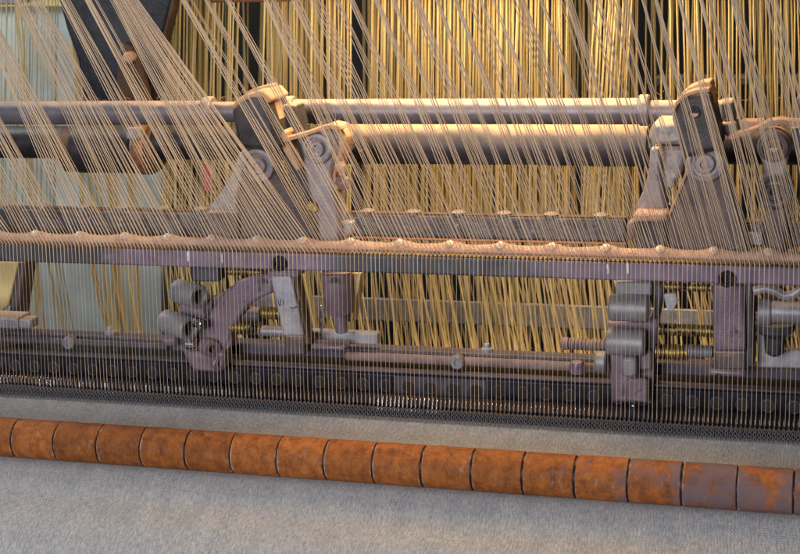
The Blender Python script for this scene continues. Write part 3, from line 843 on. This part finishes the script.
# ------------------------------------------------------------------ bed: ledge, rod, sinker bar, needles
t = thing('machine_bed', P(400, 375, 0.0), 'long mauve ledge with a pinkish rod along its front below the clamps', 'ledge')
bm = BM(); barx(bm, XL, XR, 350, 363, 0.036, 0.02); obj('ledge', bm, M['ledge'], t, 0.003)
k = K(400, 359, 0.028)
bm = BM(); cylx(bm, XL, 168, 358.2, 0.028, 4.4 * k, at=400); obj('rod', bm, M['ledge'], t)
bm = BM(); cylx(bm, 346, 600, 358.2, 0.028, 4.8 * k, at=400); obj('rod', bm, M['pinkrod'], t)
for q, yy in ((487, 352), (110, 334.5), (228, 345)):
    bm = BM(); revolve(bm, P(q, yy, 0.046), (0, 0, 1), [(0, .006), (.004, .006), (.0045, .0035), (.009, .003), (.0095, 0)], 16); obj('nub', bm, M['pale'], t)
for q, yy in ((458, 361.5), (70, 342)):
    bm = BM(); face_disc(bm, q, yy, 0.024, [(-.004, .0075), (.004, .0075), (.006, .006), (.006, .003), (.004, .003), (.004, 0)], 20); obj('screw', bm, M['mauve_grey'], t)

Yk = 0.014
t = thing('sinker_bar', P(400, 400, Yk), 'black oily sinker bar with a row of round holes behind the needles', 'sinker bar')
bm = BM(); barx(bm, XL, XR, 374.5, 405, Yk, 0.05); obj('bar', bm, M['black'], t, 0.002)
bm = BM(); barx(bm, XL, XR, 371.2, 374.0, Yk - 0.003, 0.012); obj('top_lip', bm, M['ledge'], t, 0.001)
zz = P(400, 386, Yk).z
x = xat(-60, Yk, zz)
x0 = xat(408, Yk, zz); step = xat(430.5, Yk, zz) - x0
for i in range(-20, 22):
    xx = x0 + i * step
    bm = BM()
    r_ = .0068
    revolve(bm, (xx, Yk, zz), (0, -1, 0), [(-.001, r_), (.0012, r_), (.0016, r_ * .9), (.0012, r_ * .8), (.0009, r_ * .78), (.0009, 0)], 20)
    hr = obj('hole_rim', bm, M['ledge'], t)  # lighter tone stands for light caught by the rim
    bm = BM(); revolve(bm, (xx, Yk - .0008, zz), (0, -1, 0), [(0, r_ * .8), (.0004, r_ * .8)], 20); obj('hole_shade_disc', bm, M['wall'], hr)  # flat disc; inner shade of the bore is put into its dark colour
bm = BM(); barx(bm, 395, 486, 377.5, 395, Yk - 0.0006, 0.0004, at=428); obj('worn_patch', bm, M['ledge'], t)

Yn = -0.046
t = thing('needle_bar', P(400, 408, Yn), 'long dark needle bar with a dense row of bright steel needles', 'needle bar')
bm = BM(); barx(bm, XL, XR, 404, 412, Yn + 0.004, 0.03); obj('bar', bm, M['black'], t, 0.001)
zn = P(400, 404.5, Yn).z
PIT = 0.0043
bm = BM()
x = xat(XL, Yn, zn)
xr = xat(XR, Yn, zn)
while x < xr:
    lean_ = .02 + .33 * max(math.exp(-((x - xat(410, Yn, zn)) / .042) ** 4), math.exp(-((x - xat(640, Yn, zn)) / .040) ** 4)) + random.uniform(-.09, .09)  # two groups lean further, shaped so that glints show there
    tube(bm, [(x, Yn + .001 - .004 * lean_, zn - .006), (x, Yn + .001, zn - .001), (x, Yn + .001 + .0055 * lean_, zn + .0045), (x, Yn + .0034 + .006 * lean_, zn + .0062), (x, Yn + .005 + .006 * lean_, zn + .005)], [.0010, .0010, .0009, .0007, .0004], 8)
    x += PIT
o = obj('needles', bm, M['chrome'], t); tag(o, kind='stuff')
bm = BM(); cylx(bm, XL, XR, 408.6, Yn - 0.004, 0.0006, at=400, seg=8); obj('wire', bm, M['frame_edge'], t)

# ------------------------------------------------------------------ fabric
Yw, rw = -0.13, 0.0
kw = K(400, 464, Yw)
RW = 21.2 * kw
ZW = P(400, 464.3, Yw).z
zA = P(400, 409, Yn).z
prof = []
# from the needles down and forward, passing behind and beneath the roller
pA = (Yn - 0.002, P(400, 421, Yn - .01).z)
pB = (Yw + RW * 0.35 + .006, ZW + RW * 0.55)
pts = [pA]
for i in range(1, 9):
    f = i / 8
    pts.append((pA[0] + (pB[0] - pA[0]) * f, pA[1] + (pB[1] - pA[1]) * f - 0.006 * math.sin(math.pi * f)))
th0 = math.atan2(pB[1] - ZW, pB[0] - Yw)
for i in range(1, 17):                                  # wrap round the back of the roller
    th = th0 + (math.radians(-118) - th0) * i / 16
    pts.append((Yw + (RW + .0022) * math.cos(th), ZW + (RW + .0022) * math.sin(th)))
y_, z_ = pts[-1]
dirs = [(-0.011, -0.007), (-0.012, -0.010), (-0.010, -0.0085), (-0.013, -0.002), (-0.014, -0.005), (-0.013, -0.008), (-0.012, -0.010), (-0.012, -0.013), (-0.010, -0.016), (-0.009, -0.019), (-0.007, -0.022), (-0.005, -0.025), (-0.003, -0.028), (-0.001, -0.03), (0, -0.03), (0.002, -0.03), (0.004, -0.03)]
for dy, dz in dirs:
    y_ += dy; z_ += dz
    pts.append((y_, z_))
# resample finely
fine_pts = []
for (p, q) in zip(pts, pts[1:]):
    m_ = max(1, int(math.hypot(q[0] - p[0], q[1] - p[1]) / 0.004))
    for i in range(m_):
        fine_pts.append((p[0] + (q[0] - p[0]) * i / m_, p[1] + (q[1] - p[1]) * i / m_))
fine_pts.append(pts[-1])
for _ in range(6):
    fine_pts = [fine_pts[0]] + [((A[0] + 2 * B[0] + C[0]) / 4, (A[1] + 2 * B[1] + C[1]) / 4) for A, B, C in zip(fine_pts, fine_pts[1:], fine_pts[2:])] + [fine_pts[-1]]
bm = BM()
uvl = bm.loops.layers.uv.new("UVMap")
fx0, fx1, nx = xat(XL, Yw, ZW), xat(XR, Yw, ZW), 240
rows = []
arcl = 0
for j, (y, z) in enumerate(fine_pts):
    if j: arcl += math.hypot(y - fine_pts[j - 1][0], z - fine_pts[j - 1][1])
    row = []
    for i in range(nx + 1):
        x = fx0 + (fx1 - fx0) * i / nx
        w = min(1, max(0, (arcl - 0.16) / 0.05))
        d = (noise.noise((x * 5, arcl * 9, 1)) * 0.004 + noise.noise((x * 16, arcl * 22, 5)) * 0.0012) * w
        row.append((bm.verts.new((x, y - d * .7, z + d * .7)), x, arcl))
    rows.append(row)
for A, B in zip(rows, rows[1:]):
    for i in range(nx):
        f = bm.faces.new((A[i][0], B[i][0], B[i + 1][0], A[i + 1][0]))
        for lp, src in zip(f.loops, (A[i], B[i], B[i + 1], A[i + 1])):
            lp[uvl].uv = (src[1], src[2])
fab = obj('knitted_fabric', bm, M['fabric'], None, ang=80)
tag(fab, 'grey heather knitted cloth passing round the segmented orange roller', 'fabric')
so = fab.modifiers.new("thickness", "SOLIDIFY"); so.thickness = 0.0012; so.offset = 1

# open loops between the needles and the closed cloth
bm = BM()
y0_, z0_ = Yn - 0.002, P(400, 407, Yn - .002).z
y1_, z1_ = Yn - 0.010, P(400, 424, Yn - .010).z
NR = 4
x = xat(XL, Yn, zn)
j = 0
while x < xr:
    for r_ in range(NR):
        fa, fb = r_ / NR, (r_ + 1.15) / NR
        q_ = lambda dx, f: (x + dx * PIT + random.uniform(-.0003, .0003), y0_ + (y1_ - y0_) * f, z0_ + (z1_ - z0_) * f)
        tube(bm, [q_(.05, fa), q_(-.34, fa + .45 / NR), q_(-.12, fb)], .00042, 4, cap=False)
        tube(bm, [q_(.05, fa), q_(.30, fa + .55 / NR), q_(.42, fb)], .00036, 4, cap=False)
    x += PIT
lo = obj('open_loops', bm, M['loop'], fab, fix=False); tag(lo, kind='stuff')
bm = BM()
box(bm, fx0, fx1, Yn + .003, Yn + .02, P(400, 430, Yn).z, P(400, 414, Yn).z)
obj('trick_plate', bm, M['black'], t)

# ------------------------------------------------------------------ segmented roller
t = thing('segmented_roller', P(400, 486, Yw), 'long worn orange roller made of many short segments across the grey cloth', 'roller')
bm = BM(); revolve(bm, (fx0, Yw, ZW), (1, 0, 0), [(0, RW * .9), (fx1 - fx0, RW * .9)], 40); obj('core', bm, M['black'], t)
Zf = ZW
Yf = Yw - RW
pitch = (xat(681, Yf, Zf) - xat(10, Yf, Zf)) / 14
xs0 = xat(10, Yf, Zf)
for i in range(-7, 22):
    xa = xs0 + pitch * i + random.uniform(.0005, .0012)
    xb = xs0 + pitch * (i + 1) - random.uniform(.0005, .0012)
    e = .0006
    rr = RW * random.uniform(0.992, 1.0)
    bm = BM()
    n_ = 10
    pr = [(0, rr * .92), (0, rr - e), (e, rr)] + [(e + (xb - xa - 2 * e) * q / n_, rr + noise.noise((xa * 9 + q, 0, 0)) * .0001) for q in range(1, n_)] + [(xb - xa - e, rr), (xb - xa, rr - e), (xb - xa, rr * .92)]
    revolve(bm, (xa, Yw, ZW), (1, 0, 0), pr, 56)
    obj('roller_segment', bm, M['wood'], t)

# ------------------------------------------------------------------ front yarns: each runs from above down through the comb to its needle
Yc, Yt = -0.0355, -0.11
zc_ = P(400, 254, Yc).z
xs = []
x = xat(-30, Yc, zc_)
while x < xat(960, Yc, zc_):
    xs.append(x); x += PIT


def pxof(p):
    q = ROT.transposed() @ (Vector(p) - CAM)
    return CX + F * q.x / -q.z, CY - F * q.y / -q.z


FANS = ((20, -185, 0.6), (48, -118, 0.8), (75, -92, 0.6), (120, -42, 0.5), (150, 0, 1.0), (182, 14, 0.9), (212, 42, 1.3), (236, 66, 0.7), (318, 99, 0.95),
        (340, 160, 0.6), (356, 182, 0.5), (374, 205, 1.0), (404, 250, 1.4))     # bundles at the left: where each ends on the comb, where it comes from
i = 0
yarns = []
while i < len(xs):
    x_here = pxof((xs[i], Yc, zc_))[0]
    fan = [f for f in FANS if x_here < f[0]]
    if fan:
        nb = 1
        while i + nb < len(xs) and pxof((xs[i + nb], Yc, zc_))[0] < fan[0][0]:
            nb += 1
        topc, sp_ = fan[0][1], fan[0][2]
    else:
        nb = random.choice((2, 2, 2, 3, 3, 4, 6))
        sp_ = random.choice((0.3, 0.7, 2.0))
        xb = x_here + nb * 2.1
        topc = xb - max(0.71 - 0.00057 * xb, 0.2) * 292 + random.uniform(-5, 5)
    grp = xs[i:i + nb]
    for j, xx in enumerate(grp):
        yarns.append((xx, topc + (j - (len(grp) - 1) / 2) * sp_ + random.uniform(-.4, .4) + (random.uniform(-5, 5) if random.random() < .15 else 0)))
    i += nb
regions = ((-1e9, 215, 'tan yarn slanting in front of the left rod and post down to its needle'),
           (215, 345, 'tan yarn slanting across the left lever down to its needle'),
           (345, 635, 'tan yarn slanting between the two levers down to its needle'),
           (635, 750, 'tan yarn slanting across the right lever down to its needle'),
           (750, 1e9, 'tan yarn slanting across the link at the right edge down to its needle'))
for xx, tx in yarns:
    pc = Vector((xx, Yc, zc_))
    ppx = pxof(pc)[0]
    pt = P(tx, -42, Yt)
    jit = lambda s_: Vector((random.uniform(-s_, s_), random.uniform(-s_, s_), 0))
    path, rad = [], []
    for q in range(9):
        f = q / 8
        path.append(pt.lerp(pc, f) + (jit(.0006) if 0 < q < 8 else Vector()))
        rad.append(.00042 * random.uniform(.8, 1.2))
    pe = Vector((xx + random.uniform(-.0006, .0006), Yn - .003, zn + .001))
    for q in (1, 2, 3, 4):
        path.append(pc.lerp(pe, q / 4) + (jit(.00025) if q < 4 else Vector()))
        rad.append(.00020)  # thinner below the comb, in place of the dimmer light there
    bm = BM(); tube(bm, path, rad, 5)
    lab = [r[2] for r in regions if r[0] <= ppx < r[1]][0]
    tag(obj('warp_yarn', bm, M['yarn'], fix=False, ang=180), lab, 'yarn', 'tan front yarns')

bm = BM()
for n_, (xx, tx) in enumerate(yarns):
    if random.random() < .12: continue
    xx = xx + PIT * .5
    pc = Vector((xx, Yc + .002, zc_))
    pt = P(tx + random.uniform(-2.5, 2.5), -42, Yt + .012)
    path, rad = [], []
    for q in range(6):
        f = q / 6
        path.append(pt.lerp(pc, f) + (Vector((random.uniform(-.0006, .0006), random.uniform(-.0006, .0006), 0)) if q else Vector()))
        rad.append(.00033 * random.uniform(.8, 1.2))
    path += [pc, pc + Vector((0, .004, -.002))]
    rad += [.00026, .00024]
    tube(bm, path, rad, 5)
tag(obj('yarn_sheet', bm, M['yarn'], fix=False, ang=180), 'veil of further fine tan yarns running among the separate front ones', 'yarns', kind='stuff')

# loose fibres and fluff caught on the strip, rods, lever tops and ledges
bm = BM()
def fluff(p, n, spread, ln):
    for _ in range(n):
        q = Vector(p) + Vector((random.gauss(0, spread), random.gauss(0, spread * .4), random.gauss(0, spread * .25)))
        d = Vector((random.gauss(0, 1), random.gauss(0, .5), random.gauss(.35, .6))).normalized()
        w_ = Vector((random.gauss(0, 1), random.gauss(0, .5), random.gauss(0, 1))) * .5
        L_ = ln * random.uniform(.5, 1.4)
        tube(bm, [q, q + d * L_ * .5 + w_ * L_ * .2, q + d * L_ * .8 + w_ * L_ * .7], [.00022, .00018, .00012], 3, cap=False)
for x in sx:
    fluff((x, Yg - .004, zc + .006), 9, .006, .006)
for _ in range(120):
    fluff((random.uniform(x0f, x1f), Yg - .004, zc + .004), 2, .004, .006)
for px_, py_, Y_, n_ in ((250, 93, .0, 18), (326, 126, .02, 24), (344, 150, .02, 18), (697, 90, .0, 18), (650, 214, .0, 22), (782, 121, .0, 16), (338, 170, .02, 14), (222, 211, .01, 10)):
    fluff(P(px_, py_, Y_), n_, .010, .007)
for _ in range(140):
    q = random.uniform(0, 800)
    fluff(P(q, 100 + random.uniform(-1, 1), Yr), 1, .003, .006)
    fluff(P(random.uniform(345, 650), 125, Ys), 1, .003, .007)
for _ in range(90):
    fluff(P(random.uniform(0, 800), 349, .044) + Vector((0, 0, 0)), 1, .003, .005)
tag(obj('lint_fluff', bm, M['lint_warm'], fix=False, ang=180), 'loose lint fibres caught on the strip, rods and lever tops', 'lint', kind='stuff')

# ------------------------------------------------------------------ gold yarns hanging behind
random.seed(11)


def gold(tx, mx, bx, Y, r, lab):
    p0, p1, p2 = P(tx, -45, Y), P(mx, 228, Y - .02), P(bx, 372, Y - .04)
    path, rad = [], []
    for (A, B, m_) in ((p0, p1, 5), (p1, p2, 3)):
        for q in range(m_):
            path.append(A.lerp(B, q / m_) + Vector((random.uniform(-.001, .001), random.uniform(-.001, .001), 0)))
            rad.append(r * random.uniform(.85, 1.2))
    path.append(p2); rad.append(r)
    bm = BM(); tube(bm, path, rad, 5)
    tag(obj('gold_yarn', bm, M['gold'], fix=False, ang=180), lab, 'yarn', 'gold back yarns')


bands = [  # left, right, spacing, lean over the fall, jitter, radius
    (-30, 62, 3.4, -3, 1.2, .0008, 'gold yarn hanging before the pale panel at the far left'),
    (60, 84, 2.6, 34, 1.0, .00105, 'gold yarn in the olive bunch left of the frame post'),
    (168, 242, 3.6, -8, 1.2, .0010, 'gold yarn hanging between the frame post and the left lever'),
    (266, 352, 2.6, 0, 1.3, .00105, 'gold yarn in the bright curtain above the left lever'),
    (373, 568, 2.7, -2, 1.4, .00105, 'gold yarn in the wide curtain between the levers'),
    (598, 636, 2.4, -14, 1.5, .00105, 'gold yarn in the leaning bunch left of the right clamp'),
    (670, 860, 3.8, 4, 1.5, .00105, 'gold yarn hanging behind the right lever and link'),
]
for (l, r, sp_, ln, jt, rad, lab) in bands:
    x = l
    while x < r:
        j = random.uniform(-jt, jt)
        lean = ln + random.gauss(0, 1.6)
        gold(x + j, x + j + lean, x + j + lean + random.uniform(10, 34), 0.38 + random.uniform(-.03, .04), rad, lab)
        x += sp_ * random.uniform(.85, 1.15)
for (x, n_) in ((33, 5), (118, 9), (135, 9)):
    for q in range(n_):
        xx = x + random.uniform(-6, 6)
        gold(xx - 20, xx, xx + random.uniform(-4, 10), 0.40, .00105, 'gold yarn in the loose strands before the lower left panel')
for q in range(6):
    gold(70 + q, 82 + q * .8, 117 + q * .8, 0.36, .00105, 'gold yarn in the slanting strand before the lower left panel')

bm = BM()
for _ in range(520):
    u = random.random()
    x = random.uniform(165, 880) if u < .5 else random.uniform(270, 640)
    if 243 < x < 262 or 640 < x < 668 or 353 < x < 371:
        if random.random() < .75: continue
    Y = random.uniform(.44, .60)
    low = u > .80
    tx = x + random.gauss(0, 5)
    pts = [P(x, 150 if low else -45, Y), P(tx, 228, Y)]
    if random.random() < .5:
        pts.append(P(tx + random.uniform(0, 45), 375, Y - .03))
    tube(bm, pts, .0010, 5)
tag(obj('yarn_curtain', bm, M['gold'], fix=False, ang=180), 'deep dense curtain of gold yarns behind the separate hanging ones', 'yarns', kind='stuff')

# ------------------------------------------------------------------ light
def area(name, loc, target, size, power, col, sy=None, spread=180):
    d = bpy.data.lights.new(name, 'AREA')
    d.energy = power
    d.color = col
    d.size = size
    if sy:
        d.shape = 'RECTANGLE'; d.size_y = sy
    o = link(bpy.data.objects.new(name, d))
    o.location = loc
    d.spread = math.radians(spread)
    o.rotation_euler = (Vector(target) - Vector(loc)).to_track_quat('-Z', 'Y').to_euler()
    return o

area('warm_overhead_lamp', (0.06, 0.15, 1.52), (0.06, 0.21, 1.1), 0.28, 5.6, (1.0, 0.70, 0.40), spread=135)
area('hall_light', (-0.35, -2.2, 1.48), (0, -0.02, 0.95), 1.0, 41, (0.92, 0.93, 1.0))
area('panel_light', (-1.3, 0.3, 1.9), (-0.45, 0.85, 1.1), 0.5, 12, (0.85, 0.95, 1.0))

w = bpy.data.worlds.new("World"); scene.world = w
w.use_nodes = True
w.node_tree.nodes["Background"].inputs[0].default_value = (0.55, 0.56, 0.62, 1)
w.node_tree.nodes["Background"].inputs[1].default_value = 0.05
scene.view_settings.view_transform = 'Standard'
scene.view_settings.look = 'None'
scene.view_settings.exposure = 0
scene.view_settings.gamma = 1
